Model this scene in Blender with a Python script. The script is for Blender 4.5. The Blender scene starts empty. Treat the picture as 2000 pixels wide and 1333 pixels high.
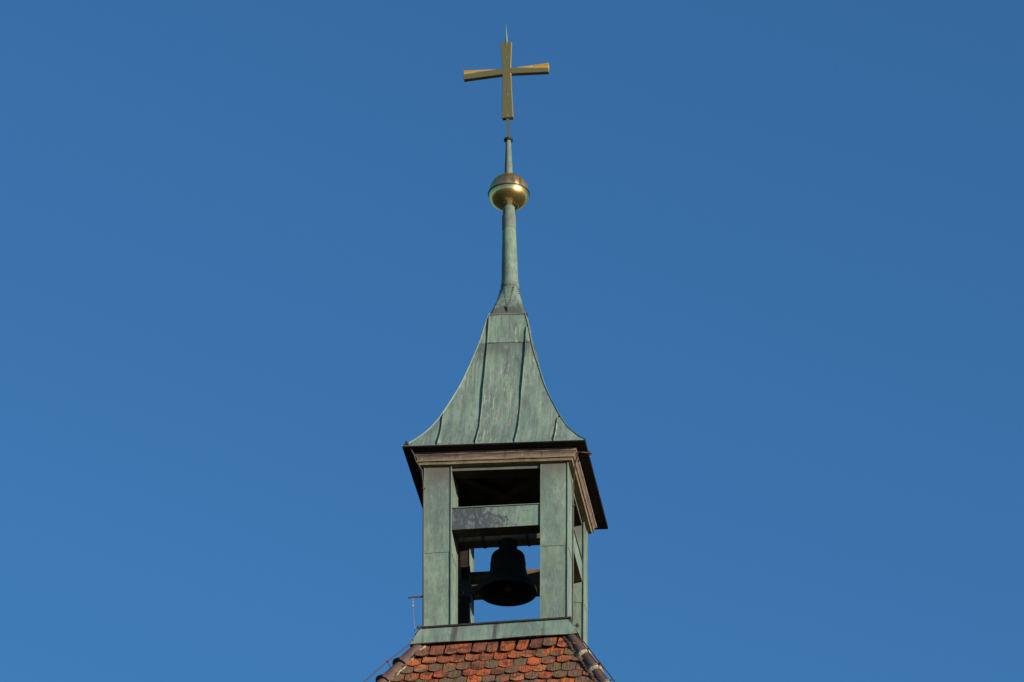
import bpy, bmesh, math, random
from mathutils import Vector, Matrix
R = math.radians
scene = bpy.context.scene
rnd = random.Random(11)

# ------------------------------------------------------------------ camera
cam_d = bpy.data.cameras.new('camera'); cam = bpy.data.objects.new('camera', cam_d)
scene.collection.objects.link(cam)
cam.location = (0, 0, 1.6); cam.rotation_euler = (R(90 + 31.2), 0, 0)
cam_d.lens = 162.0; cam_d.sensor_width = 36.0
cam_d.clip_start = 0.5; cam_d.clip_end = 20000
scene.camera = cam

# ------------------------------------------------------------------ light
SUN_EL, SUN_AZ = 8.0, 48.0            # azimuth: to the right of the direction from tower to camera
sd = Vector((math.sin(R(SUN_AZ)) * math.cos(R(SUN_EL)), -math.cos(R(SUN_AZ)) * math.cos(R(SUN_EL)), math.sin(R(SUN_EL))))
world = bpy.data.worlds.new('World'); scene.world = world; world.use_nodes = True
wn, wl = world.node_tree.nodes, world.node_tree.links
bg = wn['Background']; bg.inputs['Strength'].default_value = 0.15
sky = wn.new('ShaderNodeTexSky'); sky.sky_type = 'NISHITA'; sky.sun_disc = False
sky.sun_elevation = R(SUN_EL); sky.sun_rotation = math.atan2(sd.x, sd.y)
sky.altitude = 400; sky.air_density = 1.0; sky.dust_density = 0.0; sky.ozone_density = 5.5
tint = wn.new('ShaderNodeMix'); tint.data_type = 'RGBA'; tint.blend_type = 'MULTIPLY'; tint.inputs[0].default_value = 1
tint.inputs[7].default_value = (1.0, 1.03, 0.93, 1)          # slightly cyan film rendering of the whole sky
wl.new(sky.outputs['Color'], tint.inputs[6]); wl.new(tint.outputs[2], bg.inputs['Color'])
sun_d = bpy.data.lights.new('sun', 'SUN'); sun = bpy.data.objects.new('sun', sun_d)
scene.collection.objects.link(sun)
sun_d.energy = 3.9; sun_d.angle = R(0.5); sun_d.color = (1.0, 0.90, 0.78)
sun.rotation_euler = sd.to_track_quat('Z', 'Y').to_euler()
scene.view_settings.view_transform = 'Standard'; scene.view_settings.look = 'None'
scene.view_settings.gamma = 1; scene.view_settings.use_curve_mapping = False
scene.view_settings.exposure = 0.47

# ------------------------------------------------------------------ helpers
COL = scene.collection
def tag(o, label=None, cat=None, group=None, kind=None):
    if label: o['label'] = label
    if cat: o['category'] = cat
    if group: o['group'] = group
    if kind: o['kind'] = kind
    return o
def empty(name, loc=(0, 0, 0), rz=0.0):
    o = bpy.data.objects.new(name, None); COL.objects.link(o)
    o.location = loc; o.rotation_euler = (0, 0, rz); o.empty_display_size = 0.2
    return o
def interp(t, tab):
    if t <= tab[0][0]: return tab[0][1]
    for (a, va), (b, vb) in zip(tab, tab[1:]):
        if t <= b: return va + (vb - va) * (t - a) / (b - a)
    return tab[-1][1]
# the old turret has settled: its upper parts hang a little low on the right and the spire leans left
KT = [(0, 0.0), (1.0, 0.010), (1.35, 0.014), (1.65, 0.024), (2.2, 0.043), (2.5, 0.043), (4.4, 0.062), (5.0, 0.04), (5.5, 0.0), (8.0, -0.012), (10, -0.012)]
CT = [(2.0, 0.0), (3.05, 0.018), (3.65, 0.022), (4.35, 0.034), (4.9, 0.044), (5.49, 0.049), (6.63, 0.033), (6.93, 0.032), (7.27, 0.030), (7.79, 0.027), (8.12, 0.019), (8.9, 0.008), (9.65, -0.006)]
def G(p):
    x, y, z = p
    f = 1 + 0.009 * min(max(z, 0), 2.27)
    return (x * f + interp(z, CT), y * f, z - interp(z, KT) * x)
class MB:
    """collects polygons; build() links them as one mesh object"""
    def __init__(s): s.v = []; s.f = []; s.sm = []
    def add(s, vs, fs, smooth=False):
        n = len(s.v); s.v += [tuple(v) for v in vs]
        s.f += [tuple(n + i for i in f) for f in fs]; s.sm += [smooth] * len(fs); return s
    def box(s, x0, x1, y0, y1, z0, z1):
        vs = [(x, y, z) for z in (z0, z1) for y in (y0, y1) for x in (x0, x1)]
        return s.add(vs, [(0, 2, 3, 1), (4, 5, 7, 6), (0, 1, 5, 4), (2, 6, 7, 3), (0, 4, 6, 2), (1, 3, 7, 5)])
    def hexa(s, lo, hi):          # two quads (same winding) -> solid
        vs = list(lo) + list(hi)
        return s.add(vs, [(3, 2, 1, 0), (4, 5, 6, 7), (0, 1, 5, 4), (1, 2, 6, 5), (2, 3, 7, 6), (3, 0, 4, 7)])
    def lathe(s, prof, n=40, cx=0, cy=0, cap=True):
        vs = []; fs = []
        for (r, z) in prof:
            for k in range(n):
                a = 2 * math.pi * k / n
                vs.append((cx + r * math.cos(a), cy + r * math.sin(a), z))
        for i in range(len(prof) - 1):
            for k in range(n):
                k2 = (k + 1) % n
                fs.append((i * n + k, i * n + k2, (i + 1) * n + k2, (i + 1) * n + k))
        if cap:
            fs.append(tuple(range(n - 1, -1, -1))); fs.append(tuple((len(prof) - 1) * n + k for k in range(n)))
        return s.add(vs, fs, True)
    def tube(s, pts, r, n=6, r2=None):
        pts = [Vector(p) for p in pts]; vs = []; fs = []
        up = Vector((0.31, 0.17, 0.93)).normalized()
        for i, p in enumerate(pts):
            d = (pts[min(i + 1, len(pts) - 1)] - pts[max(i - 1, 0)]).normalized()
            a = d.cross(up)
            if a.length < 0.05: a = d.cross(Vector((1, 0, 0)))
            a.normalize(); b = d.cross(a)
            rr = r if r2 is None else r + (r2 - r) * i / (len(pts) - 1)
            for k in range(n):
                t = 2 * math.pi * k / n
                vs.append(p + rr * (math.cos(t) * a + math.sin(t) * b))
        for i in range(len(pts) - 1):
            for k in range(n):
                k2 = (k + 1) % n
                fs.append((i * n + k, (i + 1) * n + k, (i + 1) * n + k2, i * n + k2))
        fs.append(tuple(range(n))); fs.append(tuple((len(pts) - 1) * n + k for k in range(n - 1, -1, -1)))
        return s.add(vs, fs, True)
    def build(s, name, mat, parent=None, warp=None, bevel=0, fix=True):
        v = [warp(p) for p in s.v] if warp else s.v
        me = bpy.data.meshes.new(name); me.from_pydata(v, [], s.f)
        for p, sm in zip(me.polygons, s.sm): p.use_smooth = sm
        if fix:
            bm = bmesh.new(); bm.from_mesh(me)
            if bevel:
                es = [e for e in bm.edges if len(e.link_faces) == 2 and e.calc_face_angle(0) > R(40)]
                bmesh.ops.bevel(bm, geom=es, offset=bevel, segments=1, affect='EDGES')
            bmesh.ops.recalc_face_normals(bm, faces=bm.faces); bm.to_mesh(me); bm.free()
        me.materials.append(mat)
        o = bpy.data.objects.new(name, me); COL.objects.link(o)
        if parent: o.parent = parent
        return o
def rotz(p, k):
    x, y, z = p
    for _ in range(k % 4): x, y = -y, x
    return (x, y, z)
def sheet_uv(o, k):
    me = o.data; uv = me.uv_layers.new(name='sheet'); vs = [rotz(v.co, 4 - k) for v in me.vertices]
    for l in me.loops:
        x, y, z = vs[l.vertex_index]; uv.data[l.index].uv = (x + 10 * k, z)
def sharp_smooth(o, ang=35):
    me = o.data
    bm = bmesh.new(); bm.from_mesh(me)
    for e in bm.edges:
        if len(e.link_faces) == 2 and e.calc_face_angle(0) > R(ang): e.smooth = False
    for f in bm.faces: f.smooth = True
    bm.to_mesh(me); bm.free()

# ------------------------------------------------------------------ materials
class NT:
    def __init__(s, name):
        s.m = bpy.data.materials.new(name); s.m.use_nodes = True
        s.n = s.m.node_tree.nodes; s.l = s.m.node_tree.links
        s.b = s.n['Principled BSDF']
        s.tc = s.n.new('ShaderNodeTexCoord'); s.oi = s.n.new('ShaderNodeObjectInfo')
        s.uv = False
    def link(s, a, b): s.l.new(a, b)
    def coord(s, scale=(1, 1, 1), seed=0.0, per_obj=True):
        mp = s.n.new('ShaderNodeMapping'); mp.inputs['Scale'].default_value = scale
        mp.inputs['Location'].default_value = (seed * 3.1, seed * 1.7, seed * 2.3)
        if s.uv:          # sheet coordinates: across the sheet / up the sheet
            sx = s.n.new('ShaderNodeSeparateXYZ'); cx = s.n.new('ShaderNodeCombineXYZ')
            s.link(s.tc.outputs['UV'], sx.inputs[0]); s.link(sx.outputs[0], cx.inputs[0]); s.link(sx.outputs[1], cx.inputs[2])
            s.link(cx.outputs[0], mp.inputs['Vector'])
        else: s.link(s.tc.outputs['Object'], mp.inputs['Vector'])
        if not per_obj: return mp.outputs['Vector']
        c = s.n.new('ShaderNodeVectorMath'); c.operation = 'MULTIPLY_ADD'
        cb = s.n.new('ShaderNodeCombineXYZ')
        for i in range(3): s.link(s.oi.outputs['Random'], cb.inputs[i])
        s.link(cb.outputs[0], c.inputs[0]); c.inputs[1].default_value = (17.3, 31.7, 23.9)
        s.link(mp.outputs['Vector'], c.inputs[2]); return c.outputs['Vector']
    def noise(s, scale=(1, 1, 1), detail=5, rough=0.6, seed=0.0, dist=0.0, per_obj=True):
        t = s.n.new('ShaderNodeTexNoise'); t.inputs['Scale'].default_value = 1.0
        t.inputs['Detail'].default_value = detail; t.inputs['Roughness'].default_value = rough
        t.inputs['Distortion'].default_value = dist
        s.link(s.coord(scale, seed, per_obj), t.inputs['Vector']); return t.outputs['Fac']
    def ramp(s, fac, a, b, ca=0.0, cb=1.0):
        r = s.n.new('ShaderNodeMapRange'); r.interpolation_type = 'SMOOTHSTEP'
        r.inputs['From Min'].default_value = a; r.inputs['From Max'].default_value = b
        r.inputs['To Min'].default_value = ca; r.inputs['To Max'].default_value = cb
        s.link(fac, r.inputs['Value']); return r.outputs['Result']
    def mix(s, fac, a, b, mode='MIX'):
        m = s.n.new('ShaderNodeMix'); m.data_type = 'RGBA'; m.blend_type = mode
        if hasattr(fac, 'links') or not isinstance(fac, (int, float)): s.link(fac, m.inputs[0])
        else: m.inputs[0].default_value = fac
        for v, i in ((a, 6), (b, 7)):
            if isinstance(v, tuple): m.inputs[i].default_value = (*v, 1)
            else: s.link(v, m.inputs[i])
        return m.outputs[2]
    def math(s, op, a, b=0.0, clamp=False):
        m = s.n.new('ShaderNodeMath'); m.operation = op; m.use_clamp = clamp
        for v, i in ((a, 0), (b, 1)):
            if isinstance(v, (int, float)): m.inputs[i].default_value = v
            else: s.link(v, m.inputs[i])
        return m.outputs[0]
    def mixf(s, a, b, f):
        return s.math('ADD', s.math('MULTIPLY', a, f), s.math('MULTIPLY', b, 1 - f))
    def sep(s):
        x = s.n.new('ShaderNodeSeparateXYZ'); s.link(s.tc.outputs['Object'], x.inputs[0]); return x.outputs
    def bump(s, fac, dist=0.003, strength=1.0, prev=None):
        b = s.n.new('ShaderNodeBump'); b.inputs['Distance'].default_value = dist
        b.inputs['Strength'].default_value = strength; s.link(fac, b.inputs['Height'])
        if prev is not None: s.link(prev, b.inputs['Normal'])
        return b.outputs['Normal']
    def out(s, col, rough=0.7, metal=0.0, normal=None, spec=0.4):
        if isinstance(col, tuple): s.b.inputs['Base Color'].default_value = (*col, 1)
        else: s.link(col, s.b.inputs['Base Color'])
        for v, k in ((rough, 'Roughness'), (metal, 'Metallic')):
            if isinstance(v, (int, float)): s.b.inputs[k].default_value = v
            else: s.link(v, s.b.inputs[k])
        s.b.inputs['Specular IOR Level'].default_value = spec
        if normal is not None: s.link(normal, s.b.inputs['Normal'])
        return s.m

def copper(name, a=(0.225, 0.297, 0.208), b=(0.145, 0.190, 0.145), dark=0.5, brown=0.35, flecks=0.3, top_brown=None, drips=False, patch=0.0, uv=False, lines=0.35):
    t = NT(name); t.uv = uv
    streak = t.noise((16, 16, 1.6), 6, 0.65, 1)
    cloud = t.noise((2.6, 2.6, 1.3), 5, 0.6, 2)
    fine = t.noise((60, 60, 14), 4, 0.7, 3)
    tone = t.math('FRACT', t.math('MULTIPLY', t.oi.outputs['Random'], 5.77))
    col = t.mix(t.ramp(t.mixf(streak, t.noise((7, 7, 4), 6, 0.7, 51), lines), 0.40, 0.60), a, b)
    col = t.mix(t.ramp(cloud, 0.45, 0.68, 0, 0.7), col, (0.105, 0.145, 0.135))
    col = t.mix(t.ramp(t.noise((5, 5, 2.2), 4, 0.6, 9), 0.50, 0.72, 0, 0.55), col, (0.155, 0.27, 0.175))
    col = t.mix(t.ramp(fine, 0.40, 0.70, 0, 0.40), col, (0.29, 0.345, 0.265))
    col = t.mix(t.ramp(tone, 0.3, 0.9, 0, 0.40), col, (0.145, 0.185, 0.158))
    vs_ = t.noise((45, 45, 2.0), 4, 0.7, 41)
    col = t.mix(t.ramp(vs_, 0.54, 0.66, 0, 0.5 * lines), col, (0.29, 0.35, 0.27))
    col = t.mix(t.ramp(vs_, 0.46, 0.36, 0, 0.5 * lines), col, (0.11, 0.135, 0.115))
    d = t.math('MULTIPLY', t.ramp(t.noise((7, 7, 1.6), 6, 0.72, 4, 0.4), 0.56, 0.74), dark)
    col = t.mix(d, col, (0.055, 0.065, 0.062))
    chalk = t.noise((5.5, 5.5, 2.5), 6, 0.72, 61, 0.6)
    col = t.mix(t.ramp(chalk, 0.54, 0.68, 0, 0.55), col, (0.29, 0.355, 0.28))
    br = t.math('MULTIPLY', t.ramp(t.noise((8, 8, 0.9), 5, 0.65, 5), 0.54, 0.72), brown)
    col = t.mix(br, col, (0.135, 0.105, 0.080))
    if name == 'patina_neck':
        zz = t.math('ADD', t.sep()[2], t.math('MULTIPLY', t.math('SUBTRACT', t.noise((14, 14, 14), 5, .7, 31), 0.5), 0.55))
        col = t.mix(t.ramp(zz, 4.98, 5.16, 0.8, 0.0), col, (0.075, 0.072, 0.06))
    if name == 'patina_roof':
        zz = t.math('ADD', t.sep()[2], t.math('MULTIPLY', streak, 0.5))
        st = t.math('MULTIPLY', t.ramp(zz, 4.30, 4.62), t.math('SUBTRACT', 1.0, t.ramp(t.sep()[2], 4.38, 4.40)))
        col = t.mix(t.math('MULTIPLY', st, 0.7), col, (0.10, 0.115, 0.10))
    sp = t.noise((70, 70, 70), 2, 0.5, 8)
    sm = t.math('MULTIPLY', t.ramp(t.noise((11, 11, 7), 6, 0.75, 81, 0.8), 0.60, 0.72), 0.6)
    col = t.mix(sm, col, (0.075, 0.088, 0.080))
    col = t.mix(t.ramp(sp, 0.64, 0.72, 0, 0.7), col, (0.07, 0.08, 0.07))
    if flecks:
        fl = t.noise((34, 34, 4.2), 3, 0.6, 6, 0.5)
        gate = t.ramp(t.noise((3.2, 3.2, 2.0), 2, 0.5, 7), 0.50, 0.66)
        m = t.math('MULTIPLY', t.math('MULTIPLY', t.ramp(fl, 0.57, 0.66), gate), flecks)
        col = t.mix(m, col, (0.42, 0.40, 0.27))
        fl2 = t.noise((30, 30, 4.0), 3, 0.6, 12, 0.4)
        gate2 = t.ramp(t.noise((2.8, 2.8, 1.6), 2, 0.5, 13), 0.56, 0.68)
        m2 = t.math('MULTIPLY', t.math('MULTIPLY', t.ramp(fl2, 0.57, 0.65), gate2), flecks)
        col = t.mix(m2, col, (0.39, 0.31, 0.25))
    if patch:
        pn = t.math('ADD', t.noise((7.0, 7.0, 6.0), 7, 0.75, 21, 0.3, False), t.math('MULTIPLY', t.math('ADD', t.sep()[0], -0.16), -0.30))
        col = t.mix(t.ramp(pn, 0.44, 0.60, 0, patch), col, (0.068, 0.070, 0.078))
        col = t.mix(t.ramp(t.noise((20, 20, 9), 5, 0.7, 22), 0.50, 0.66, 0, 0.6), col, (0.18, 0.25, 0.25))
    if top_brown:
        z = t.sep()[2]
        zz = t.math('ADD', z, t.math('MULTIPLY', t.math('SUBTRACT', cloud, 0.5), 0.45))
        col = t.mix(t.ramp(zz, top_brown - 0.42, top_brown - .05, 0, 0.85), col, (0.125, 0.105, 0.088))
    if drips:
        dn = t.noise((9, 9, 0.35), 4, 0.6, 14)
        gt = t.ramp(t.noise((2.1, 2.1, 0.3), 2, 0.5, 15), 0.45, 0.6)
        col = t.mix(t.math('MULTIPLY', t.math('MULTIPLY', t.ramp(dn, 0.48, 0.60), gt), 0.9), col, (0.075, 0.062, 0.052))
    n1 = t.bump(t.noise((3.0, 3.0, 1.5), 2, 0.5, 10), 0.03, 0.55)
    n2 = t.bump(fine, 0.003, 0.5, n1)
    rg = t.ramp(cloud, 0.3, 0.7, 0.60, 0.78)
    return t.out(col, rg, 0.0, n2, 0.18)

M = {}
M['spire'] = copper('patina_roof', uv=True, lines=1.0, flecks=0.9, dark=0.75, brown=0.55)
M['neck'] = copper('patina_neck', dark=0.95, brown=0.6, flecks=0.1)
M['pole_brown'] = copper('browned_copper_sleeve', a=(0.19, 0.185, 0.135), b=(0.13, 0.105, 0.08), dark=0.3, brown=0.5, flecks=0)
M['flange'] = copper('reddened_copper_edge', a=(0.20, 0.10, 0.075), b=(0.11, 0.09, 0.07), dark=0.6, brown=0.5, flecks=0)
M['pole'] = copper('patina_pole', a=(0.21, 0.30, 0.175), b=(0.165, 0.215, 0.135), dark=0.40, brown=0.5, flecks=0)
M['pillar'] = copper('patina_pillar', dark=0.60, brown=0.35, flecks=0.0, top_brown=2.30)
M['beam'] = copper('patina_beam_dark', dark=0.6, brown=0.3, flecks=0.0, patch=0.95)
M['skirt'] = copper('patina_skirt', uv=True, lines=0.5, a=(0.20, 0.275, 0.20), b=(0.165, 0.22, 0.165), dark=0.25, brown=0.2, flecks=0.0, drips=True)
M['seam'] = copper('patina_seam', a=(0.21, 0.27, 0.18), b=(0.17, 0.22, 0.15), dark=0.3, brown=0.3, flecks=0)
def wood(name, c1, c2, sc=(3, 3, 40), rough=0.85):
    t = NT(name)
    g = t.noise(sc, 5, 0.65, 1); c = t.noise((2, 2, 2), 4, 0.6, 2)
    col = t.mix(t.ramp(g, 0.3, 0.7), c1, c2)
    col = t.mix(t.ramp(c, 0.45, 0.75, 0, 0.5), col, tuple(v * 0.55 for v in c2))
    col = t.mix(t.ramp(t.noise((13, 13, 2.5), 5, 0.7, 3), 0.50, 0.66, 0, 0.55), col, tuple(v * 0.45 for v in c2))
    col = t.mix(t.ramp(t.noise((22, 22, 6), 5, 0.7, 4), 0.58, 0.70, 0, 0.5), col, tuple(min(1, v * 1.35) for v in c1))
    return t.out(col, rough, 0, t.bump(g, 0.004, 0.7), 0.2)
M['cornice'] = wood('weathered_painted_wood', (0.33, 0.235, 0.18), (0.15, 0.112, 0.09), (3, 3, 60))
M['cornice_low'] = wood('ochre_moulding', (0.29, 0.225, 0.13), (0.20, 0.155, 0.095), (4, 4, 60))
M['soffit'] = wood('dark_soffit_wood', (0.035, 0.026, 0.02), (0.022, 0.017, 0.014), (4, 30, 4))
M['shade_timber'] = wood('shaded_timber', (0.05, 0.034, 0.024), (0.03, 0.02, 0.015), (3, 3, 30))  # timber darkened in its colour for the shade inside the turret
M['timber'] = wood('old_timber', (0.24, 0.16, 0.095), (0.13, 0.085, 0.052), (3, 3, 30))
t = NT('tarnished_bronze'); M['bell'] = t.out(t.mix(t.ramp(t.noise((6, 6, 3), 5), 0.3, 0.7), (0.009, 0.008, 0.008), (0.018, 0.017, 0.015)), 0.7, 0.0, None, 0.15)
t = NT('dark_iron'); M['iron'] = t.out(t.mix(t.ramp(t.noise((30, 30, 30), 3), 0.4, 0.6), (0.03, 0.027, 0.025), (0.06, 0.045, 0.035)), 0.6, 0.4)
t = NT('rusty_iron'); M['rust'] = t.out(t.mix(t.ramp(t.noise((40, 40, 40), 4), 0.35, 0.65), (0.15, 0.072, 0.042), (0.070, 0.040, 0.028)), 0.8, 0.1)
t = NT('zinc_wire'); M['zinc'] = t.out((0.30, 0.30, 0.29), 0.55, 0.4)
t = NT('copper_cable'); M['cable'] = t.out((0.08, 0.052, 0.04), 0.6, 0.1)
def gold(name, tarnish, arm_ochre):
    t = NT(name)
    n = t.noise((9, 9, 3), 6, 0.65, 1)
    col = t.mix(t.ramp(n, 0.35, 0.7), (1.0, 0.66, 0.25), (0.88, 0.54, 0.19))
    ro = t.ramp(n, 0.3, 0.7, 0.22, 0.30)
    if tarnish:
        s_ = t.noise((16, 16, 3.2), 6, 0.7, 2, 0.3)
        col = t.mix(t.ramp(s_, 0.47, 0.60, 0, tarnish), col, (0.26, 0.13, 0.06))
        col = t.mix(0.25, col, (0.95, 0.45, 0.18))
        col = t.mix(t.ramp(t.noise((13, 13, 5), 5, 0.7, 5), 0.60, 0.68, 0, 0.9), col, (0.62, 0.38, 0.30))
        ro = t.ramp(s_, 0.40, 0.60, 0.22, 0.5)
    if arm_ochre:          # rougher ochre tone along the upper edge of both arms
        x, y, z = t.sep()
        ax = t.math('ABSOLUTE', x)
        lim = t.math('ADD', 0.050, t.math('MULTIPLY', ax, -0.085))
        lim = t.math('ADD', lim, t.math('MULTIPLY', t.math('SUBTRACT', t.noise((5, 5, 14), 3, 0.5, 7, 0, False), 0.5), 0.05))
        mk = t.math('MULTIPLY', t.ramp(t.math('SUBTRACT', z, lim), -0.008, 0.034), t.ramp(ax, 0.05, 0.22))
        up = t.math('LESS_THAN', z, 0.12)
        mk = t.math('MULTIPLY', mk, up)
        col = t.mix(mk, col, (0.44, 0.235, 0.025))
        ro = t.math('ADD', ro, t.math('MULTIPLY', mk, 0.45))
        col = t.mix(t.math('MULTIPLY', t.math('SUBTRACT', 1.0, mk), 1.0), col, t.mix(t.ramp(n, .35, .7), (0.54, 0.37, 0.115), (0.44, 0.31, 0.12)))
        me_ = t.math('SUBTRACT', 0.84, t.math('MULTIPLY', mk, 0.74)); ro = t.math('ADD', ro, 0.12)
        dots = t.ramp(t.noise((55, 55, 30), 2, 0.5, 9), 0.71, 0.75)
        col = t.mix(dots, col, (0.75, 0.6, 0.4))
        return t.out(col, ro, me_, t.bump(n, 0.002, 0.3))
    t.b.inputs['Specular Tint'].default_value = (1.0, 0.80, 0.50, 1)
    return t.out(col, ro, 0.96, t.bump(t.noise((5, 5, 5), 3, 0.5, 4), 0.008, 0.5))
M['gold'] = gold('gilt_sheet', 0, False)
M['gold_cap'] = gold('tarnished_gilt', 0.6, False)
M['gold_cross'] = gold('ochre_gilt_cross', 0, True)
# clay tiles: every tile draws its own base tone, then blotches and lichen run over it
t = NT('plain_clay_tile')
rr = t.n.new('ShaderNodeValToRGB'); t.link(t.oi.outputs['Random'], rr.inputs[0])
e = rr.color_ramp.elements; e[0].position = 0; e[0].color = (0.64, 0.15, 0.035, 1); e[1].position = 1; e[1].color = (0.21, 0.078, 0.042, 1)
for p, c in ((0.22, (0.52, 0.115, 0.034, 1)), (0.45, (0.46, 0.105, 0.038, 1)), (0.6, (0.50, 0.17, 0.06, 1)), (0.8, (0.32, 0.095, 0.045, 1))):
    q = e.new(p); q.color = c
bl = t.noise((7, 7, 7), 6, 0.65, 1)
col = t.mix(t.ramp(bl, 0.49, 0.60, 0, 0.85), rr.outputs[0], (0.088, 0.045, 0.030))
lich_gate = t.math('FRACT', t.math('MULTIPLY', t.oi.outputs['Random'], 7.31))
ln = t.math('ADD', t.noise((6, 6, 6), 5, 0.7, 2), t.ramp(t.math('ADD', t.math('MULTIPLY', lich_gate, 0.55), t.math('MULTIPLY', t.noise((2.2, 2.2, 2.2), 3, 0.5, 71, 0, False), 0.9)), 0.55, 0.92, -0.14, 0.26))
lich = t.mix(t.ramp(t.noise((4, 4, 4), 3, 0.6, 6), 0.45, 0.65), (0.165, 0.112, 0.068), (0.150, 0.125, 0.055))
col = t.mix(t.ramp(ln, 0.54, 0.66, 0, 0.88), col, lich)
sc = t.noise((95, 10, 2.5), 3, 0.6, 3)
col = t.mix(t.ramp(sc, 0.50, 0.60, 0, 0.75), col, (0.06, 0.035, 0.028))
col = t.mix(t.ramp(t.noise((70, 70, 70), 3, 0.6, 5), 0.62, 0.72, 0, 0.5), col, (0.30, 0.27, 0.19))
M['tile'] = t.out(col, 0.9, 0, t.bump(sc, 0.006, 0.8, t.bump(t.noise((40, 40, 40), 4, 0.7, 8), 0.006, 0.8)), 0.15)
t = NT('shadow_tile_edge'); M['tile_edge'] = t.out(t.mix(t.ramp(t.noise((30, 30, 30), 4), 0.4, 0.65), (0.022, 0.015, 0.012), (0.07, 0.035, 0.022)), 0.95, 0, None, 0.05)  # edges coloured dark to draw the shadow line below each tile
t = NT('brown_ridge_clay')
n = t.noise((9, 9, 4), 5, 0.65, 1)
col = t.mix(t.ramp(n, 0.35, 0.7), (0.135, 0.072, 0.050), (0.095, 0.052, 0.040))
col = t.mix(t.ramp(t.noise((14, 14, 14), 4, 0.7, 2), 0.60, 0.68, 0, 0.8), col, (0.17, 0.15, 0.11))
M['hip'] = t.out(col, 0.62, 0, t.bump(n, 0.006, 0.7), 0.35)
t = NT('lime_mortar')
col = t.mix(t.ramp(t.noise((25, 25, 25), 5, 0.7, 1), 0.4, 0.65), (0.46, 0.38, 0.25), (0.22, 0.19, 0.13))
M['mortar'] = t.out(col, 0.95, 0, t.bump(t.noise((30, 30, 30), 4, 0.7, 3), 0.02, 1.0), 0.1)
t = NT('mossy_mortar')
col = t.mix(t.ramp(t.noise((12, 12, 12), 5, 0.7, 1), 0.4, 0.6), (0.10, 0.085, 0.06), (0.05, 0.045, 0.035))
M['mortar_dark'] = t.out(col, 0.95, 0, t.bump(t.noise((30, 30, 30), 4, 0.7, 3), 0.02, 1.0), 0.1)
t = NT('roof_underlay'); M['underlay'] = t.out((0.035, 0.022, 0.017), 0.9)
t = NT('lime_render_wall')
M['wall'] = t.out(t.mix(t.ramp(t.noise((1, 1, 1), 6), 0.35, 0.7), (0.50, 0.45, 0.36), (0.40, 0.35, 0.28)), 0.9)
t = NT('meadow'); n = t.noise((0.03, 0.03, 0.03), 8, 0.6, 1, 0, False)
M['ground'] = t.out(t.mix(t.ramp(n, 0.4, 0.6), (0.035, 0.045, 0.018), (0.075, 0.06, 0.035)), 0.95)
t = NT('dark_louvre'); M['louvre'] = t.out((0.05, 0.04, 0.03), 0.8)

# ------------------------------------------------------------------ setting
AL = R(8.2); ORG = (-0.075, 51.58, 28.22)
mb = MB(); N = 64
vs = [(0, 0, 0)] + [(rad * math.cos(2 * math.pi * k / N), rad * math.sin(2 * math.pi * k / N), 0) for rad in (120, 6000) for k in range(N)]
fs = [(0, 1 + k, 1 + (k + 1) % N) for k in range(N)] + [(1 + k, 1 + N + k, 1 + N + (k + 1) % N, 1 + (k + 1) % N) for k in range(N)]
tag(mb.add(vs, fs).build('ground', M['ground']), kind='structure')

# ------------------------------------------------------------------ church tower under the turret
TR = 1.75; A0 = 0.932; Z0 = -0.30
RX = 0.87          # the right-hand slope is a little steeper
# TR: roof pitch (rise/run); A0, Z0: half width and height where the skirt ends
SL = math.sqrt(1 + TR * TR)
tower = empty('church_tower', (ORG[0], ORG[1], 0), -AL)
tag(tower, 'steep tiled church tower roof with red and mossy clay tiles below the open turret', 'church tower')
OZ = ORG[2]
EAVE = 3.3
zb = OZ + Z0 - (EAVE - A0) * TR
mb = MB().box(-2.7, 2.7, -2.7, 2.7, -0.5, zb + 0.3); mb.build('wall', M['wall'], tower)
ER = A0 + (EAVE - A0) * RX
lo = [(-EAVE, -EAVE, zb), (ER, -EAVE, zb), (ER, EAVE, zb), (-EAVE, EAVE, zb)]
a1 = A0 - 0.22; a2 = A0 - .22 * RX
hi = [(-a1, -a1, OZ + Z0 + .22 * TR), (a2, -a1, OZ + Z0 + .22 * TR), (a2, a1, OZ + Z0 + .22 * TR), (-a1, a1, OZ + Z0 + .22 * TR)]
roof = MB().hexa(lo, hi).build('roof', M['underlay'], tower)
for k in range(4):
    w = MB()
    w.v = []; w.box(-0.6, 0.6, -2.76, -2.68, zb - 3.6, zb - 1.4)
    w.v = [rotz(p, k) for p in w.v]; f = w.build('window', M['louvre'], tower)
    w = MB()
    for j in range(9): w.box(-0.58, 0.58, -2.82, -2.77, zb - 3.5 + j * .23, zb - 3.42 + j * .23)
    w.v = [rotz(p, k) for p in w.v]; w.build('louvre_slats', M['wall'], f)

# tiles: outline in roof-plane coordinates (u across, v down the slope), then lifted off the plane
def plane_pt(u, v, h, side):
    if side == 1:
        T2 = TR / RX; S2 = math.sqrt(1 + T2 * T2)
        return (A0 + v * RX / SL + h * T2 / S2, u, OZ + Z0 - v * TR / SL + h / S2)
    nx = 1 / SL
    y = -(A0 + v / SL) - h * (TR / SL); z = OZ + Z0 - v * TR / SL + h * nx
    return rotz((u, y, z), side)
def clip(poly, a, b, c):            # keep a*u+b*v+c >= 0
    out = []
    for i in range(len(poly)):
        p, q = poly[i], poly[(i + 1) % len(poly)]
        dp = a * p[0] + b * p[1] + c; dq = a * q[0] + b * q[1] + c
        if dp >= 0: out.append(p)
        if dp * dq < 0:
            t_ = dp / (dp - dq); out.append((p[0] + (q[0] - p[0]) * t_, p[1] + (q[1] - p[1]) * t_))
    return out
TW, TL, TH, GA = 0.176, 0.36, 0.018, 0.170
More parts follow.
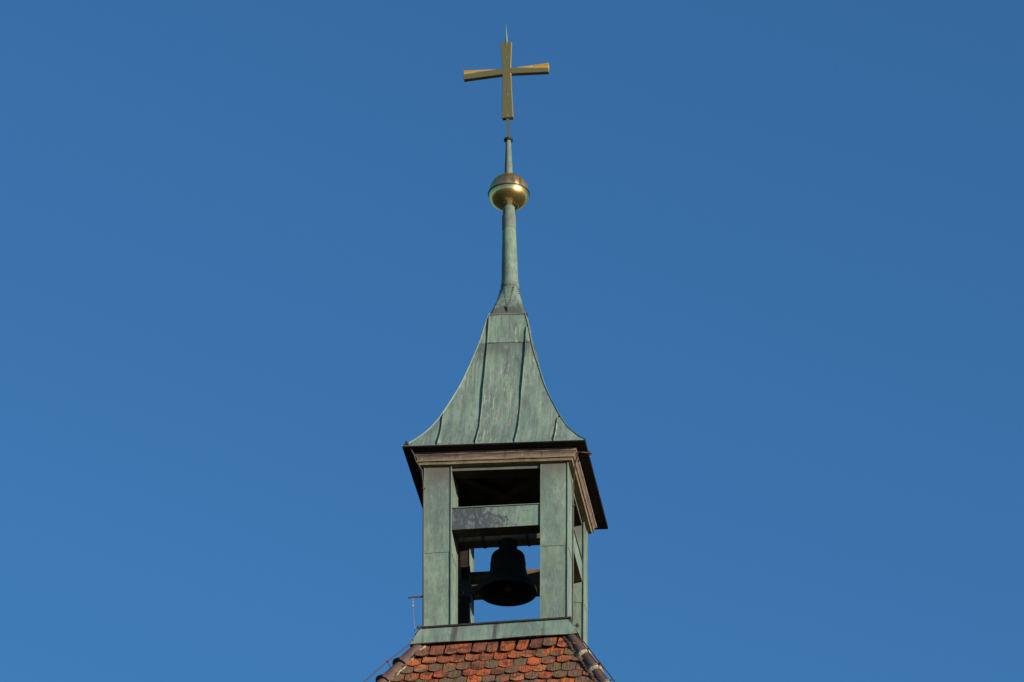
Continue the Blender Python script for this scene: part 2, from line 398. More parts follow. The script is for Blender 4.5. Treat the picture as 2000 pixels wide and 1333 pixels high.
def tile_poly(u, v, w, rot, sag):
    pts = [(-w / 2, -TL), (w / 2, -TL)]
    pts = [(-w / 2, -TL)] + [(-w / 2 * math.cos(math.pi * k / 10), -sag * abs(math.cos(math.pi * k / 10)) ** 2.2) for k in range(11)] + [(w / 2, -TL)]
    c, s = math.cos(rot), math.sin(rot)
    return [(u + a * c - b * s, v + a * s + b * c) for a, b in pts]
def tile_mb(mb, poly, vlow, lift, side, tilt=0.0, u0=0.0):
    if len(poly) < 3: return mb
    top, bot = [], []
    for (u, v) in poly:
        f = (v - (vlow - TL)) / TL
        h = 0.010 + f * (0.036 + lift) + (u - u0) * tilt
        top.append(plane_pt(u, v, h + TH, side)); bot.append(plane_pt(u, v, h, side))
    n = len(poly); bot = [(p[0], p[1], p[2]) for p in bot]
    fs = [tuple(range(n)), tuple(range(2 * n - 1, n - 1, -1))] + [(i, n + i, n + (i + 1) % n, (i + 1) % n) for i in range(n)]
    return mb.add(top + bot, fs)
ROWS = 8
def half(v): return A0 + v / SL
for side in range(4):
    joint = MB()
    for r_ in range(ROWS):
        v0 = 0.318 + r_ * GA
        wv = half(v0)
        off = (r_ % 2) * 0.5 * TW + rnd.uniform(-.012, .012)
        k0 = int(-(wv + TW) / TW) - 1
        wave = rnd.uniform(0, 6)
        for k in range(k0, -k0 + 2):
            u = k * TW + off + rnd.gauss(0, .004)
            if abs(u) - TW * .62 > wv - 0.02: continue
            jit = 1.8 if r_ == 0 else 1.0
            v = v0 + rnd.gauss(0, .0085) * jit + .010 * math.sin(u * 2.3 + wave)
            w = TW - (0.004 if r_ else rnd.choice((.004, .01, .022, .045))) - rnd.random() * .005
            rot = rnd.gauss(0, .018) * jit
            pl = tile_poly(u, v, w, rot, rnd.choice((.040, .045, .05)))
            pl = clip(pl, -1, (RX if side == 0 else 1) / SL, A0 - 0.012); pl = clip(pl, 1, 1 / SL, A0 - 0.030)
            if len(pl) < 3: continue
            lift = max(-.008, rnd.gauss(0.003, .006)) * jit + (rnd.uniform(.004, .016) if r_ == 0 else 0); ti = rnd.gauss(0, .02) * jit
            if side == 0:
                o = tile_mb(MB(), pl, v, lift, 0, ti, u).build('roof_tile', M['tile'], tower)
                o.data.materials.append(M['tile_edge'])
                for p_ in o.data.polygons:
                    if len(p_.vertices) == 4 and p_.normal.z < .2: p_.material_index = 1
            else: tile_mb(joint, pl, v, lift, side, ti, u)
    for r_ in range(ROWS, 28):                 # courses below the picture, too many to pick apart
        v0 = 0.318 + r_ * GA; wv = half(v0); off = (r_ % 2) * 0.5 * TW
        k0 = int(-(wv + TW) / TW) - 1
        for k in range(k0, -k0 + 2):
            u = k * TW + off
            if abs(u) - TW * .62 > wv - 0.02: continue
            pl = tile_poly(u, v0 + rnd.gauss(0, .007), TW - .005, rnd.gauss(0, .015), .045)
            pl = clip(pl, -1, (RX if side == 0 else 1) / SL, A0 - 0.012); pl = clip(pl, 1, 1 / SL, A0 - 0.030)
            if len(pl) > 2: tile_mb(joint, pl, v0, rnd.uniform(0, .006), side, 0, u)
    if True:
        tag(joint.build('tile_courses', M['tile'], tower), kind='stuff')
# hip tiles: half-round, each lapping over the next one down, bedded in mortar
def hip_frame(sx, sy):
    rx = RX if sx > 0 else 1.0
    d = Vector((sx * rx, sy, -TR)).normalized()
    n_ = (Vector((sx * TR / rx, 0, 1)).normalized() + Vector((0, sy * TR, 1)).normalized()).normalized()
    s_ = d.cross(n_).normalized(); return d, n_, s_
def half_tube(mb, o, d, n_, s_, l0, l1, r0, r1, th, a0=-100, a1=100, seg=14, droop=0, rough=0.0):
    vs = []
    for (l, r_) in ((l0, r0), (l1, r1)):
        for rr_ in (r_, r_ - th):
            for k in range(seg + 1):
                a = R(a0 + (a1 - a0) * k / seg)
                q = rr_ + (rnd.uniform(-rough, rough) if rough else 0)
                vs.append(o + d * (l + (rnd.uniform(-rough, rough) * 2 if rough else 0)) + n_ * (q * math.cos(a)) + s_ * (q * math.sin(a)))
    m = seg + 1; fs = []
    for k in range(seg):
        fs += [(k, k + 1, 2 * m + k + 1, 2 * m + k), (m + k, 3 * m + k, 3 * m + k + 1, m + k + 1),
               (k, m + k, m + k + 1, k + 1), (2 * m + k, 2 * m + k + 1, 3 * m + k + 1, 3 * m + k)]
    fs += [(0, 2 * m, 3 * m, m), (seg, m + seg, 3 * m + seg, 2 * m + seg)]
    return mb.add(vs, fs, True)
for (sx, sy) in ((-1, -1), (1, -1), (1, 1), (-1, 1)):
    d, n_, s_ = hip_frame(sx, sy)
    o0 = Vector((sx * A0, sy * A0, OZ + Z0))
    for k in range(13):
        E1 = (0.49 if sx > 0 else 0.46) + k * 0.40; l = -0.06 if k == 0 else E1 - 0.44
        mb = MB(); wob = Vector((rnd.gauss(0, .004), rnd.gauss(0, .004), rnd.gauss(0, .004)))
        half_tube(mb, o0 + wob + n_ * 0.012, d, n_, s_, l, E1, 0.073, 0.090, 0.014)
        half_tube(mb, o0 + wob + n_ * 0.012, d, n_, s_, E1 - 0.035, E1 + .003, 0.098, 0.101, 0.02)
        if sx < 0: half_tube(mb, o0 + wob + n_ * 0.012, d, n_, s_, E1 - 0.05, E1 + .004, 0.104, 0.122, 0.03, a0=-75 if sy > 0 else -40, a1=40 if sy > 0 else 75, seg=8)
        ht = mb.build('hip_tile', M['hip'], tower); sharp_smooth(ht)
        if sx > 0:
            mc = MB(); half_tube(mc, o0 + n_ * 0.006, d, n_, s_, E1 - 0.02, E1 + 0.05, 0.107, 0.094, 0.035, rough=0.005)
            mo = mc.build('mortar_collar', M['mortar'], tower)
            wr = MB(); pts = [o0 + d * (E1 + .012 * math.sin(a_)) + n_ * (0.112 * math.cos(a_)) + s_ * (0.112 * math.sin(a_)) for a_ in [R(-95 + 19 * q) for q in range(11)]]
            wr.tube(pts, 0.004); wr.tube([o0 + d * E1 + n_ * .106, o0 + d * E1 + n_ * .135], .005)
            wr.build('binding_wire', M['iron'], mo)
    for sg in (-1, 1):
        pts = []; mb = MB()
        for q in range(72):
            l = q * 0.075
            pts.append(o0 + d * (l + rnd.uniform(-.01, .01)) + s_ * sg * (0.096 + rnd.uniform(-.010, .010)) + n_ * (-.018 + rnd.uniform(-.008, .008)))
        for p in range(len(pts) - 1): mb.tube([pts[p], (pts[p] + pts[p + 1]) / 2 + n_ * rnd.uniform(-.006, .010), pts[p + 1]], (0.019 if sx < 0 else .026) + rnd.uniform(-.009, .004), 6)
        mb.build('mortar_bed', M['mortar'] if (sx < 0) else M['mortar_dark'], tower)

# ------------------------------------------------------------------ bell turret
tur = empty('bell_turret', ORG, -AL)
tag(tur, 'open square bell turret clad in green copper with a tall curved spire', 'bell turret')
# sill ledge and flashing skirt
for k in range(4):
    s0, s1 = 0.925, 1.052
    m = MB()
    q = lambda h, z, t_=0: [(-h, -h, z), (h, -h, z), (h, -h + 0.05, z), (-h, -h + 0.05, z)]
    n = 14; vs = []; fs = []
    for j in range(n + 1):
        f = j / n
        for (h, z) in ((s0, -0.035), (s1 - 0.03, -0.22), (s1 + (0.012 * math.sin(f * 11 + k) if 0 < j < n else 0), -0.305)):
            x = -h + 2 * h * f
            vs.append((x, -h, z))
        vs.append((-s1 + .02 + 2 * (s1 - .02) * f, -s1 + 0.02, -0.305))
    for j in range(n):
        for i in range(3): fs.append((j * 4 + i, (j + 1) * 4 + i, (j + 1) * 4 + i + 1, j * 4 + i + 1))
    m.add(vs, fs); m.v = [rotz(p, k) for p in m.v]; sk = m.build('flashing_skirt', M['skirt'], tur, G); sheet_uv(sk, k)
    m = MB(); m.tube([(-s0, -s0, -.03), (-s1 - .004, -s1 - .004, -.31)], 0.009)
    m.v = [rotz(p, k) for p in m.v]; m.build('hip_seam', M['seam'], sk, G)
    m = MB(); L = s0 + .026
    m.hexa([(-L, -L, -.035), (L, -L, -.035), (s0 - .3, -s0 + .3, -.035), (-s0 + .3, -s0 + .3, -.035)],
           [(-L, -L, -.014), (L, -L, -.014), (s0 - .3, -s0 + .3, -.008), (-s0 + .3, -s0 + .3, -.008)])
    m.v = [rotz(p, k) for p in m.v]; m.build('sill_ledge', M['iron'], tur, G)  # dark colour on the ledge draws the shadow gap above the skirt
# corner pillars: each a timber post wrapped in an upper and a lower copper sheet with folded lips
PW, PDF, PDR, H = 0.340, 0.46, 0.27, 2.27     # the rear posts are shallower than the front ones
for (sx, sy) in ((-1, -1), (1, -1), (1, 1), (-1, 1)):
    PD = PDF if sy < 0 else PDR
    X0, X1 = sorted((sx * .9, sx * (.9 - PW))); Y0, Y1 = sorted((sy * .9, sy * (.9 - PD)))
    post = MB().box(X0 + .02, X1 - .02, Y0 + .02, Y1 - .02, -0.01, 2.36).build('corner_pillar', M['timber'], tur, G)
    zs = 1.025
    for (za, zb_) in ((-0.008, zs - .002), (zs + .002, H)):
        m = MB(); nz = 8
        ring = [(X0, Y0), (X1, Y0), (X1, Y1), (X0, Y1)]; e_ = .004 if za > 1 else 0
        ring = [(X0 - e_, Y0 - e_), (X1 + e_, Y0 - e_), (X1 + e_, Y1 + e_), (X0 - e_, Y1 + e_)]
        vs = []; fs = []
        for j in range(nz + 1):
            z = za + (zb_ - za) * j / nz
            for i in range(4):
                a, b = ring[i], ring[(i + 1) % 4]
                vs.append((*a, z))
                b_ = rnd.uniform(-.003, .004) if 0 < j < nz else 0
                mx, my = (a[0] + b[0]) / 2, (a[1] + b[1]) / 2
                cx, cy = (X0 + X1) / 2, (Y0 + Y1) / 2
                l = math.hypot(mx - cx, my - cy); vs.append((mx + (mx - cx) / l * b_, my + (my - cy) / l * b_, z))
        for j in range(nz):
            for i in range(8): fs.append((j * 8 + i, j * 8 + (i + 1) % 8, (j + 1) * 8 + (i + 1) % 8, (j + 1) * 8 + i))
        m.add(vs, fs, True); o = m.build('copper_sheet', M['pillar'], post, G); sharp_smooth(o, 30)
        if (sx, sy) == (-1, 1):  # inner face of the rear left post: its shade is put into the colour
            o.data.materials.append(M['shade_timber'])
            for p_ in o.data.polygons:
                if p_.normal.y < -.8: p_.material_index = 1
    # folded lips: front face right edge, right face rear edge, inner reveal edge
    m = MB()
    m.box(X1 - .006, X1 + .006, Y0 - .017, Y0 + .004, 0, H)
    m.box(X1 - .004, X1 + .014, Y1 - .012, Y1 - .004, 0, H)
    m.box(X0 - .004, X0 + .006, Y0 - .006, Y0 + .004, 0, H)
    m.box(X1 - .004, X1 + .008, Y1 - .05, Y1 - .045, 0, H)
    m.build('folded_lip', M['seam'], post, G)
# rails between the pillars (copper clad), the rear one a little lower
xi, yi, yr = .9 - PW, .9 - PDF, .9 - PDR
def rail(name, x0, x1, y0, y1, z0, z1, mat, lab=None, out=(0, -1)):
    o = MB().box(x0, x1, y0, y1, z0, z1).build(name, M['shade_timber'] if (out == (0, -1) or name == 'lintel') else M['timber'], tur, G)  # front rail and lintels take the timber with shade in its colour
    if lab: o['label'] = lab
    e = .006
    if out[0] == 0:
        ys = y0 if out[1] < 0 else y1; a, b = sorted((ys, ys + out[1] * .012))
        MB().box(x0 - .0, x1 + .0, a, b, z0 - .004, z1 + .004).build('copper_facing', mat, o, G)
        a, b = sorted((ys - out[1] * .02, ys + out[1] * .028)); MB().box(x0, x1, a, b, z1 + .005, z1 + .015).build('drip_edge', M['seam'], o, G)
    else:
        xs = x0 if out[0] < 0 else x1; a, b = sorted((xs, xs + out[0] * .012))
        MB().box(a, b, y0, y1, z0 - .004, z1 + .004).build('copper_facing', mat, o, G)
        a, b = sorted((xs - out[0] * .02, xs + out[0] * .028)); MB().box(a, b, y0, y1, z1 + .005, z1 + .015).build('drip_edge', M['seam'], o, G)
    return o
rail('cross_rail', -xi - .01, xi + .01, -.872, -.66, 1.352, 1.640, M['beam'], 'front rail with dark mottled patina')
rail('cross_rail', -xi - .01, xi + .01, .66, .872, 1.29, 1.575, M['pillar'], out=(0, 1))
rail('cross_rail', .66, .872, -yi - .01, yr + .01, 1.33, 1.60, M['pillar'], out=(1, 0))
rail('cross_rail', -.872, -.66, -yi - .01, yr + .01, 1.33, 1.60, M['pillar'], out=(-1, 0))
zl = 2.185
rail('lintel', -xi - .01, xi + .01, -.865, -.66, zl, 2.34, M['pillar'])
rail('lintel', -xi - .01, xi + .01, .66, .865, zl, 2.34, M['pillar'], out=(0, 1))
rail('lintel', .66, .865, -yi - .01, yr + .01, zl, 2.34, M['pillar'], out=(1, 0))
rail('lintel', -.865, -.66, -yi - .01, yr + .01, zl, 2.34, M['pillar'], out=(-1, 0))
# boarded ceiling with crossed braces
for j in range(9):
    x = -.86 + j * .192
    MB().box(x, x + .186, -.88, .88, 2.36 + rnd.uniform(0, .006), 2.385).build('ceiling_board', M['shade_timber'], tur, G)
for sg in (-1, 1):
    dx, dy = .72, .72 * sg; w = .055; nx, ny = -dy, dx; l = math.hypot(nx, ny); nx, ny = nx / l * w, ny / l * w
    z0 = 2.27 if sg > 0 else 2.285
    qd = lambda z: [(-dx - nx, -dy - ny, z), (dx - nx, dy - ny, z), (dx + nx, dy + ny, z), (-dx + nx, -dy + ny, z)]
    MB().hexa(qd(z0), qd(2.358 if sg > 0 else 2.356)).build('diagonal_brace', M['shade_timber'], tur, G)
# cornice moulding: one mitred profile per side
def mitre(prof, k, name, mat, parent, smooth=False):
    m = MB(); n = len(prof); nx_ = 10; vs = []; fs = []
    for j in range(nx_ + 1):
        f = -1 + 2 * j / nx_
        for (h, z) in prof: vs.append((f * h, -h, z + (0 if j in (0, nx_) else .0025 * math.sin(j * 2.1 + k))))
    for j in range(nx_):
        for i in range(n): fs.append((j * n + i, (j + 1) * n + i, (j + 1) * n + (i + 1) % n, j * n + (i + 1) % n))
    fs.append(tuple(range(n))); fs.append(tuple(nx_ * n + i for i in range(n - 1, -1, -1)))
    m.add(vs, fs); m.v = [rotz(p, k) for p in m.v]; return m.build(name, mat, parent, G)
for k in range(4):
    c = mitre([(1.018, 2.385), (1.012, 2.352), (1.000, 2.345), (.985, 2.330), (.978, 2.315), (.976, 2.290), (.70, 2.290), (.70, 2.385)], k, 'cornice', M['cornice'], tur)
    mitre([(.985, 2.288), (.985, 2.272), (.966, 2.266), (.958, 2.250), (.957, 2.238), (.80, 2.238), (.80, 2.288)], k, 'cornice_bead', M['cornice_low'], c)
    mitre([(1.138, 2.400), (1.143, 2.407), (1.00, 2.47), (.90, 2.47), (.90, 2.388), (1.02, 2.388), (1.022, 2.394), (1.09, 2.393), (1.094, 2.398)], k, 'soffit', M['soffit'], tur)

# spire roof: copper sheets between standing seams on four curved faces
WP = [(2.405, 1.152), (2.44, 1.12), (2.50, 1.065), (2.56, 1.02), (2.61, .985), (2.70, .925), (2.80, .865), (2.92, .805), (3.05, .746), (3.2, .686), (3.35, .629), (3.5, .577), (3.65, .527),
      (3.82, .477), (4.0, .427), (4.18, .382), (4.35, .342), (4.5, .309), (4.65, .280), (4.8, .250), (4.90, .228)]
def W(z): return interp(z, WP)
ZS = [2.41]
while ZS[-1] < 4.89: ZS.append(min(4.90, ZS[-1] + (0.035 if ZS[-1] < 2.8 else .07)))
core = MB()
cz = [2.42, 2.6, 2.9, 3.3, 3.8, 4.35, 4.88]
for a, b in zip(cz, cz[1:]):
    ha, hb = W(a) - .035, W(b) - .035
    core.hexa([(-ha, -ha, a), (ha, -ha, a), (ha, ha, a), (-ha, ha, a)], [(-hb, -hb, b), (hb, -hb, b), (hb, hb, b), (-hb, hb, b)])
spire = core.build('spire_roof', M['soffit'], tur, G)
def inset(zz): return 0
ZSEAM = 4.395
for k in range(4):
    cuts = [-9, -.705, -.226, .266, .752, 9]
    for c in range(5):
        for band in (0, 1):
            za, zb_ = (2.41, ZSEAM) if band == 0 else (ZSEAM - .012, 4.90)
            zz = [za] + [z for z in ZS if za < z < zb_] + [zb_]
            m = MB(); vs = []; rows = []
            x0c, x1c = cuts[c], cuts[c + 1]; ph = rnd.uniform(0, 6)
            for z in zz:
                w = W(z); a, b = max(x0c, -w), min(x1c, w)
                if b - a < 0.004:
                    if not rows: break
                    # close to a point on the hip
                    rows.append(None); break
                row = []
                for i in range(7):
                    x = a + (b - a) * i / 6
                    e_ = min(1, min(w - abs(x), .08) / .08)
                    bulge = (.006 * math.sin(3.1 * z + ph + 4 * x) + .004 * math.sin(7.3 * z + 9 * x + ph * 2)) * e_
                    bulge += .006 * math.sin(math.pi * i / 6) * e_
                    bulge *= min(1, (z - 2.40) / .25)
                    off = .007 * (1 - (z - za) / .25) * e_ if band and z < za + .25 else 0
                    row.append(len(vs)); vs.append((x, -w - bulge - off, z))
                rows.append(row)
            rows = [r_ for r_ in rows if r_]
            if len(rows) < 2: continue
            fs = [(rows[j][i], rows[j][i + 1], rows[j + 1][i + 1], rows[j + 1][i]) for j in range(len(rows) - 1) for i in range(6)]
            m.add(vs, fs, True); m.v = [rotz(p, k) for p in m.v]
            o = m.build('copper_sheet', M['spire'], spire, G, fix=False); sheet_uv(o, k)
    for xs in (-.705, -.226, .266, .752):
        zt = max(z for z in ZS if W(z) > abs(xs) + .004)
        zz = [z for z in ZS if z <= zt]; m = MB(); vs = []; fs = []
        ph = rnd.uniform(0, 6)
        for z in zz:
            w = W(z) - .004; wob = .003 * math.sin(z * 4 + ph) + .001 * math.sin(z * 13 + ph)
            hh = .027 * min(1, (z - 2.36) / .12) * min(1, (zt - z) / .1 + .5)
            for (dx, dy) in ((-.002, 0), (.002, 0), (.001 + wob, -hh), (-.004 + wob, -hh)): vs.append((xs + dx, -w + dy, z - dy * .5))
        for j in range(len(zz) - 1):
            for i in range(4): fs.append((j * 4 + i, j * 4 + (i + 1) % 4, (j + 1) * 4 + (i + 1) % 4, (j + 1) * 4 + i))
        fs += [(0, 1, 2, 3), tuple(len(vs) - 4 + i for i in range(4))]
        m.add(vs, fs); m.v = [rotz(p, k) for p in m.v]; sheet_uv(m.build('standing_seam', M['spire'], spire, G), k)
    m = MB(); vs = []; fs = []          # hip seam at the left corner of this face
    for j, z in enumerate(ZS):
        w = W(z) - .006; wb = .002 * math.sin(z * 9 + k)
        for (a, b) in ((-.002, .002), (.002, -.002), (-.012 + wb, -.016), (-.016, -.012 + wb)): vs.append((-w + a, -w + b, z + .006))
    for j in range(len(ZS) - 1):
        for i in range(4): fs.append((j * 4 + i, j * 4 + (i + 1) % 4, (j + 1) * 4 + (i + 1) % 4, (j + 1) * 4 + i))
    fs += [(0, 1, 2, 3), tuple(len(vs) - 4 + i for i in range(4))]
    m.add(vs, fs); m.v = [rotz(p, k) for p in m.v]; m.build('hip_seam', M['seam'], spire, G)
# neck: square to round transition
m = MB(); n = 48; vs = []; fs = []; zz = [4.87, 4.90, 4.98, 5.08, 5.18, 5.28, 5.36, 5.42]
for z in zz:
    f = min(1, max(0, (z - 4.88) / (5.40 - 4.88))); hw = .232 + (.116 - .232) * f ** 1.05
    for k in range(n):
        a = 2 * math.pi * (k + .5) / n; c, s = math.cos(a), math.sin(a)
        sq = hw / max(abs(c), abs(s)); rd = hw; g = f ** 1.1
        r_ = sq * (1 - g) + rd * g
        vs.append((r_ * c, r_ * s, z))
for j in range(len(zz) - 1):
    for k in range(n): fs.append((j * n + k, j * n + (k + 1) % n, (j + 1) * n + (k + 1) % n, (j + 1) * n + k))
fs.append(tuple((len(zz) - 1) * n + k for k in range(n)))
m.add(vs, fs, True); nk = m.build('spire_neck', M['neck'], tur, G); sharp_smooth(nk, 25)
m = MB(); h0, h1 = .246, .235
m.hexa([(-h0, -h0, 4.872), (h0, -h0, 4.872), (h0, h0, 4.872), (-h0, h0, 4.872)], [(-h1, -h1, 4.895), (h1, -h1, 4.895), (h1, h1, 4.895), (-h1, h1, 4.895)])
m.build('neck_flange', M['flange'], nk, G)
for k in range(4):                          # toothed solder seams forming a V on each face
    m = MB()
    for sg in (-1, 1):
        p0 = Vector((.0, -.2335, 4.92)); p1 = Vector((sg * .062, -.122, 5.37))
        for q in range(11):
            f = .30 + .68 * q / 10; p = p0.lerp(p1, f); fz = (p.z - 4.88) / .52; p.y = -(.232 - .116 * fz ** 1.05) + .0035
            hz = .011
            m.box(p.x - .006, p.x + .006, p.y - .005, p.y + .01, p.z - hz / 2, p.z + hz / 2)
    m.box(-.004, .004, -.232, -.215, 4.93, 5.03)
    m.v = [rotz(p, k) for p in m.v]; m.build('solder_seam', M['iron'], nk, G)
pole = MB().lathe([(.118, 5.40), (.112, 5.50), (.108, 5.60), (.094, 6.10), (.0885, 6.30), (.0885, 6.45)], 40).build('spire_pole', M['pole'], tur, G); sharp_smooth(pole)
MB().lathe([(.121, 5.395), (.119, 5.46), (.1165, 5.475)], 40).build('joint_band', M['pole_brown'], pole, G)
sl = MB().lathe([(.0925, 6.34), (.0905, 6.46), (.0890, 6.555)], 40).build('browned_sleeve', M['pole_brown'], pole, G); sharp_smooth(sl)
up = MB().lathe([(.0850, 6.44), (.079, 6.60), (.074, 6.80)], 36).build('pole_sleeve', M['pole'], pole, G); sharp_smooth(up)

# ------------------------------------------------------------------ gilded ball on the pole
ball = empty('gilded_ball', ORG, -AL)
tag(ball, 'large gilded copper ball with a raised seam, threaded on the spire pole below the cross', 'ball finial')
zr = 6.905; RB = .264
prof = [(RB * math.cos(a), zr - .012 - .215 * math.sin(a)) for a in [R(90 - 4 * j) for j in range(0, 20)]] + [(.2645, zr - .03), (.2645, zr - .006)]
prof = [(max(r_, .07), z) for r_, z in prof]
MB().lathe(prof, 72, cap=False).build('lower_bowl', M['gold'], ball, G)
prof = [(.258, zr + .004)] + [(.258 * math.cos(a), zr + .02 + .272 * math.sin(a)) for a in [R(4 * j) for j in range(0, 23)]]
prof = [(max(r_, .045), z) for r_, z in prof]
MB().lathe(prof, 72, cap=False).build('upper_cap', M['gold_cap'], ball, G)
MB().lathe([(.257, zr - .005), (.274, zr - .005), (.274, zr + .003), (.257, zr + .005)], 72, cap=False).build('seam_rim', M['iron'], ball, G)
for j in range(16):
    a = 2 * math.pi * j / 16; r_ = .125; z = zr - .012 - .215 * math.sqrt(1 - (r_ / RB) ** 2)
    m = MB().lathe([(.0, z - .006), (.005, z - .005), (.0065, z + .004)], 8, r_ * math.cos(a), r_ * math.sin(a), cap=False)
    m.build('rivet', M['zinc'], ball, G)

# ------------------------------------------------------------------ cross with its tapered stem
cr = empty('gilded_cross', ORG, -AL)
tag(cr, 'gilded cross with flared arms and a pointed tip on the thin stem above the ball', 'cross')
lo_ = MB().lathe([(.0545, 7.10), (.053, 7.24), (.049, 7.405)], 28).build('browned_sleeve', M['pole_brown'], cr, G); sharp_smooth(lo_)
st = MB().lathe([(.0475, 7.40), (.033, 7.765)], 28).build('stem', M['pole'], cr, G); sharp_smooth(st)
MB().lathe([(.036, 7.755), (.058, 7.760), (.060, 7.785), (.040, 7.80), (.022, 7.815)], 28).build('collar', M['iron'], cr, G)
MB().box(-.019, .019, -.015, .015, 7.80, 8.20).build('rod', M['gold'], cr, G)
ZC = 8.877
out = [(-.0525, -.79), (-.0, -.79)]
def cross_outline():
    t_, b_, a_ = .47, -.760, .572
    hw_c, hh_c = .057, .046
    return [(-hw_c, -hh_c), (-.077, b_), (.077, b_), (hw_c, -hh_c), (a_, -.074), (a_, .074), (hw_c, hh_c), (.077, t_), (-.077, t_), (-hw_c, hh_c), (-a_, .074), (-a_, -.074)]
ol = cross_outline(); m = MB(); n = len(ol)
cp = empty  # (plate is built about its own centre so that its ochre tone follows the arms)
DY = .034
vs = [(x, -DY, z) for x, z in ol] + [(x, DY, z) for x, z in ol]
fs = [tuple(range(n)), tuple(range(2 * n - 1, n - 1, -1))] + [(i, n + i, n + (i + 1) % n, (i + 1) % n) for i in range(n)]
m.add(vs, fs)
def Gc(p):
    q = G((p[0] - .010 * abs(p[0]) / .572, p[1], p[2] + ZC)); return (q[0], q[1], q[2] - ZC)
plate = m.build('cross_plate', M['gold_cross'], cr, Gc, bevel=.005); plate.location = (0, 0, ZC)
MB().lathe([(.019, 9.36), (.015, 9.45), (.001, 9.69)], 10).build('pointed_tip', M['pole'], cr, G)
for (x, z) in ((0, 9.32), (0, 9.10), (0, 8.49), (0, 8.15)):
    m = MB(); m.lathe([(.0, -.006), (.008, -.004), (.009, .002)], 10, cap=False)
    m.v = [(a + x, -DY - .002 - (-c), b + z) if False else (a + x, -DY - .001 + c, b + z) for a, b, c in m.v]
    m.build('rivet', M['zinc'], cr, G)

# ------------------------------------------------------------------ bell with its headstock
bell = empty('church_bell', ORG, -AL)
tag(bell, 'dark bronze church bell hanging from a timber headstock inside the turret opening', 'bell')
MB().box(-.84, .84, -.10, .10, 1.602, 1.79).build('headstock', M['timber'], bell, G, bevel=.008)
bz = .885
bp = [(.368, 0), (.372, .02), (.360, .05), (.320, .11), (.282, .17), (.248, .25), (.230, .33), (.222, .40), (.219, .47), (.214, .515), (.200, .545), (.165, .562), (.10, .572), (.0, .575)]
bi = [(.0, .51), (.15, .50), (.185, .45), (.21, .33), (.235, .22), (.275, .13), (.33, .03), (.345, .002)]
bx = .025
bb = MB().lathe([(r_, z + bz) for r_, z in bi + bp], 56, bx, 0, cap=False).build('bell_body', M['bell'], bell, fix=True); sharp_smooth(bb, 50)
for zz_ in (.06, .10, .40, .425):
    r_ = interp(zz_, [(z, r) for r, z in bp])
    MB().lathe([(r_ - .004, bz + zz_ - .008), (r_ + .006, bz + zz_), (r_ - .006, bz + zz_ + .008)], 56, bx, 0, cap=False).build('moulding_ring', M['bell'], bb)
m = MB().lathe([(.125, bz + .560), (.115, bz + .62), (.13, bz + .73)], 16, bx, 0)
m.build('crown', M['bell'], bell)
MB().tube([(bx, 0, bz + .53), (bx + .0, 0, bz + .1)], .014, 8).lathe([(.0, bz + .02), (.045, bz + .045), (.055, bz + .08), (.03, bz + .13), (.0, bz + .15)], 16, bx, 0, cap=False).build('clapper', M['iron'], bell)
for x in (-.28, .28):
    MB().box(x - .02, x + .02, -.106, .106, 1.60, 1.80).build('strap', M['iron'], bell, G)
# striking hammer and its drive box at the left side
ham = empty('bell_hammer', ORG, -AL)
tag(ham, 'dark hammer drive box and arm mounted beside the left of the bell', 'bell hammer')
MB().box(-.62, -.46, -.02, .16, .86, 1.12).build('drive_box', M['iron'], ham, bevel=.01)
MB().tube([(-.80, .0, .86), (-.60, .02, .90), (-.42, .0, .93)], .014, 8).build('arm', M['iron'], ham)
MB().lathe([(.0, .885), (.035, .89), (.04, .93), (.035, .97), (.0, .975)], 14, -.40, 0, cap=False).build('hammer_head', M['iron'], ham)
MB().box(-.55, -.535, -.035, -.025, .90, .93).build('clip', M['zinc'], ham)

# ------------------------------------------------------------------ lightning conductors
hl, hn, _ = hip_frame(-1, -1); hr, hnr, _ = hip_frame(1, -1)
def hp(sx, l, h):
    d, n_ = (hl, hn) if sx < 0 else (hr, hnr)
    return Vector((sx * A0, -A0, Z0)) + d * l + n_ * h
def clampmb(p, s=.022):
    p = Vector(p); return MB().box(p.x - s, p.x + s, p.y - s * .7, p.y + s * .7, p.z - s * .5, p.z + s * .5).box(p.x - s * .4, p.x + s * .4, p.y - s * 1.2, p.y + s * 1.2, p.z - s * .9, p.z + s * .9)
def g3(p): return Vector(G(p))
def conductor(label, sx, pts, clamps, holders):
    o = empty('lightning_conductor', ORG, -AL); tag(o, label, 'lightning conductor')
    MB().tube(pts, .0078, 6).build('cable', M['cable'], o)
    for c in clamps: clampmb(c).build('clamp', M['rust'], o, bevel=.004)
    for l, h in holders:
        a, b = hp(sx, l + .03, .075), hp(sx, l, h)
        MB().tube([a, b], .006, 6).build('holder_rod', M['rust'], o); clampmb(b, .016).build('clamp', M['rust'], o, bevel=.003)
c1 = g3((-.905, -.915, 1.93))
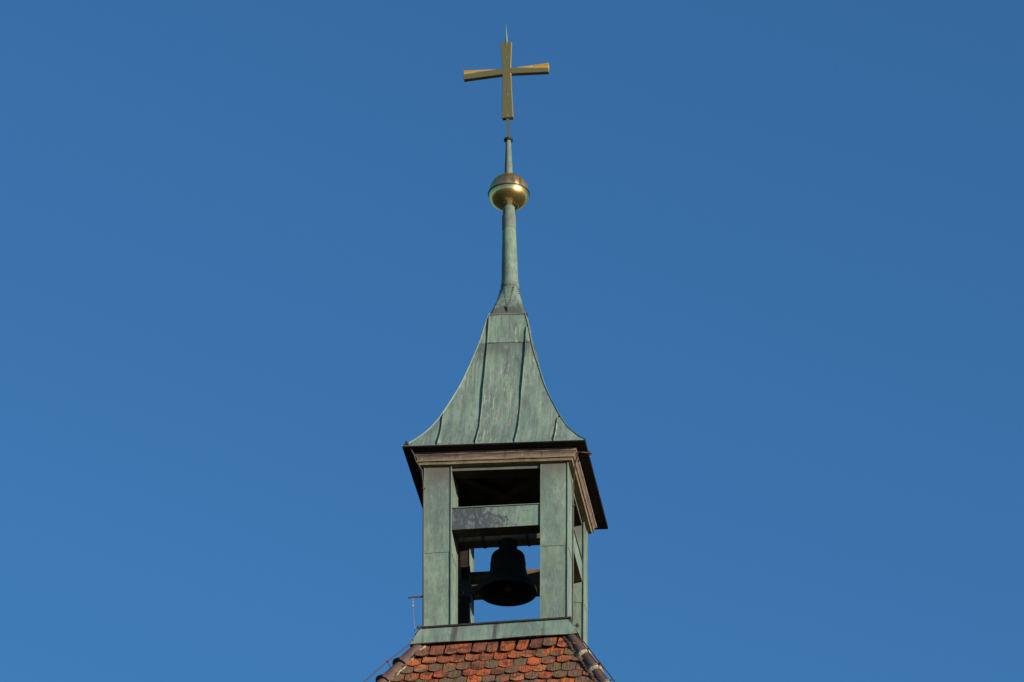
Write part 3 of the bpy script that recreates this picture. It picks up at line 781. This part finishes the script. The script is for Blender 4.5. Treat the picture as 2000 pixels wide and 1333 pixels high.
pl = [g3((-1.085, -1.15, 2.455)), g3((-1.02, -1.06, 2.36)), g3((-.99, -1.0, 2.27)), g3((-.925, -.925, 2.18)), c1, g3((-.908, -.915, 1.0)), g3((-.908, -.915, .02)), g3((-.955, -.955, -.03)),
      hp(-1, .03, .12), hp(-1, .30, .145), hp(-1, .58, .17), hp(-1, 1.1, .195), hp(-1, 1.7, .20)]
conductor('thin lightning cable running down the left corner of the turret and over the left hip', -1, pl,
          [g3((-1.085, -1.15, 2.455)), c1, g3((-.955, -.955, -.03)), hp(-1, .03, .12)], [(.58, .17), (1.4, .20)])
e0 = g3((1.165, -.83, 2.40)); c2 = g3((.915, -.50, 1.83)); c3 = Vector((1.035, -.98, -.16))
prr = [e0, g3((1.10, -.88, 2.385)), g3((1.03, -.94, 2.36)), g3((.985, -.86, 2.24)), g3((.918, -.52, 2.12)), c2, g3((.912, -.50, .9)), g3((.914, -.52, .08)), g3((.95, -.7, -.02)), c3,
       hp(1, .06, .09), hp(1, .35, .125), hp(1, .88, .135), hp(1, 1.2, .15), hp(1, 1.7, .15)]
conductor('thin lightning cable from the right eave over the hip with pale mortar collars', 1, prr,
          [e0, c2, c3, hp(1, .02, .08)], [(.88, .135), (1.5, .15)])
# ------------------------------------------------------------------ bracket with tensioner wire
br = empty('wire_bracket', ORG, -AL)
tag(br, 'small rusty bracket sticking out left of the turret with a thin wire hanging down', 'bracket')
bzz = .43
MB().box(-1.105, -.895, -.905, -.893, bzz - .010, bzz + .012).build('arm', M['rust'], br, bevel=.002)
wx = -1.045
MB().tube([(wx, -.90, bzz - .01), (wx, -.90, bzz - .05)], .004).build('hook', M['zinc'], br)
m = MB().lathe([(.004, bzz - .14), (.011, bzz - .13), (.011, bzz - .10), (.005, bzz - .09)], 8, wx, -.90).lathe([(.004, bzz - .085), (.009, bzz - .08), (.009, bzz - .06), (.004, bzz - .05)], 8, wx, -.90)
m.build('tensioner', M['zinc'], br)
MB().tube([(wx, -.90, bzz - .14), (wx + .03, -.905, -.02), (wx + .045, -.91, -.17), (wx + .05, -.93, -.27)], .0046, 5).build('wire', M['zinc'], br)
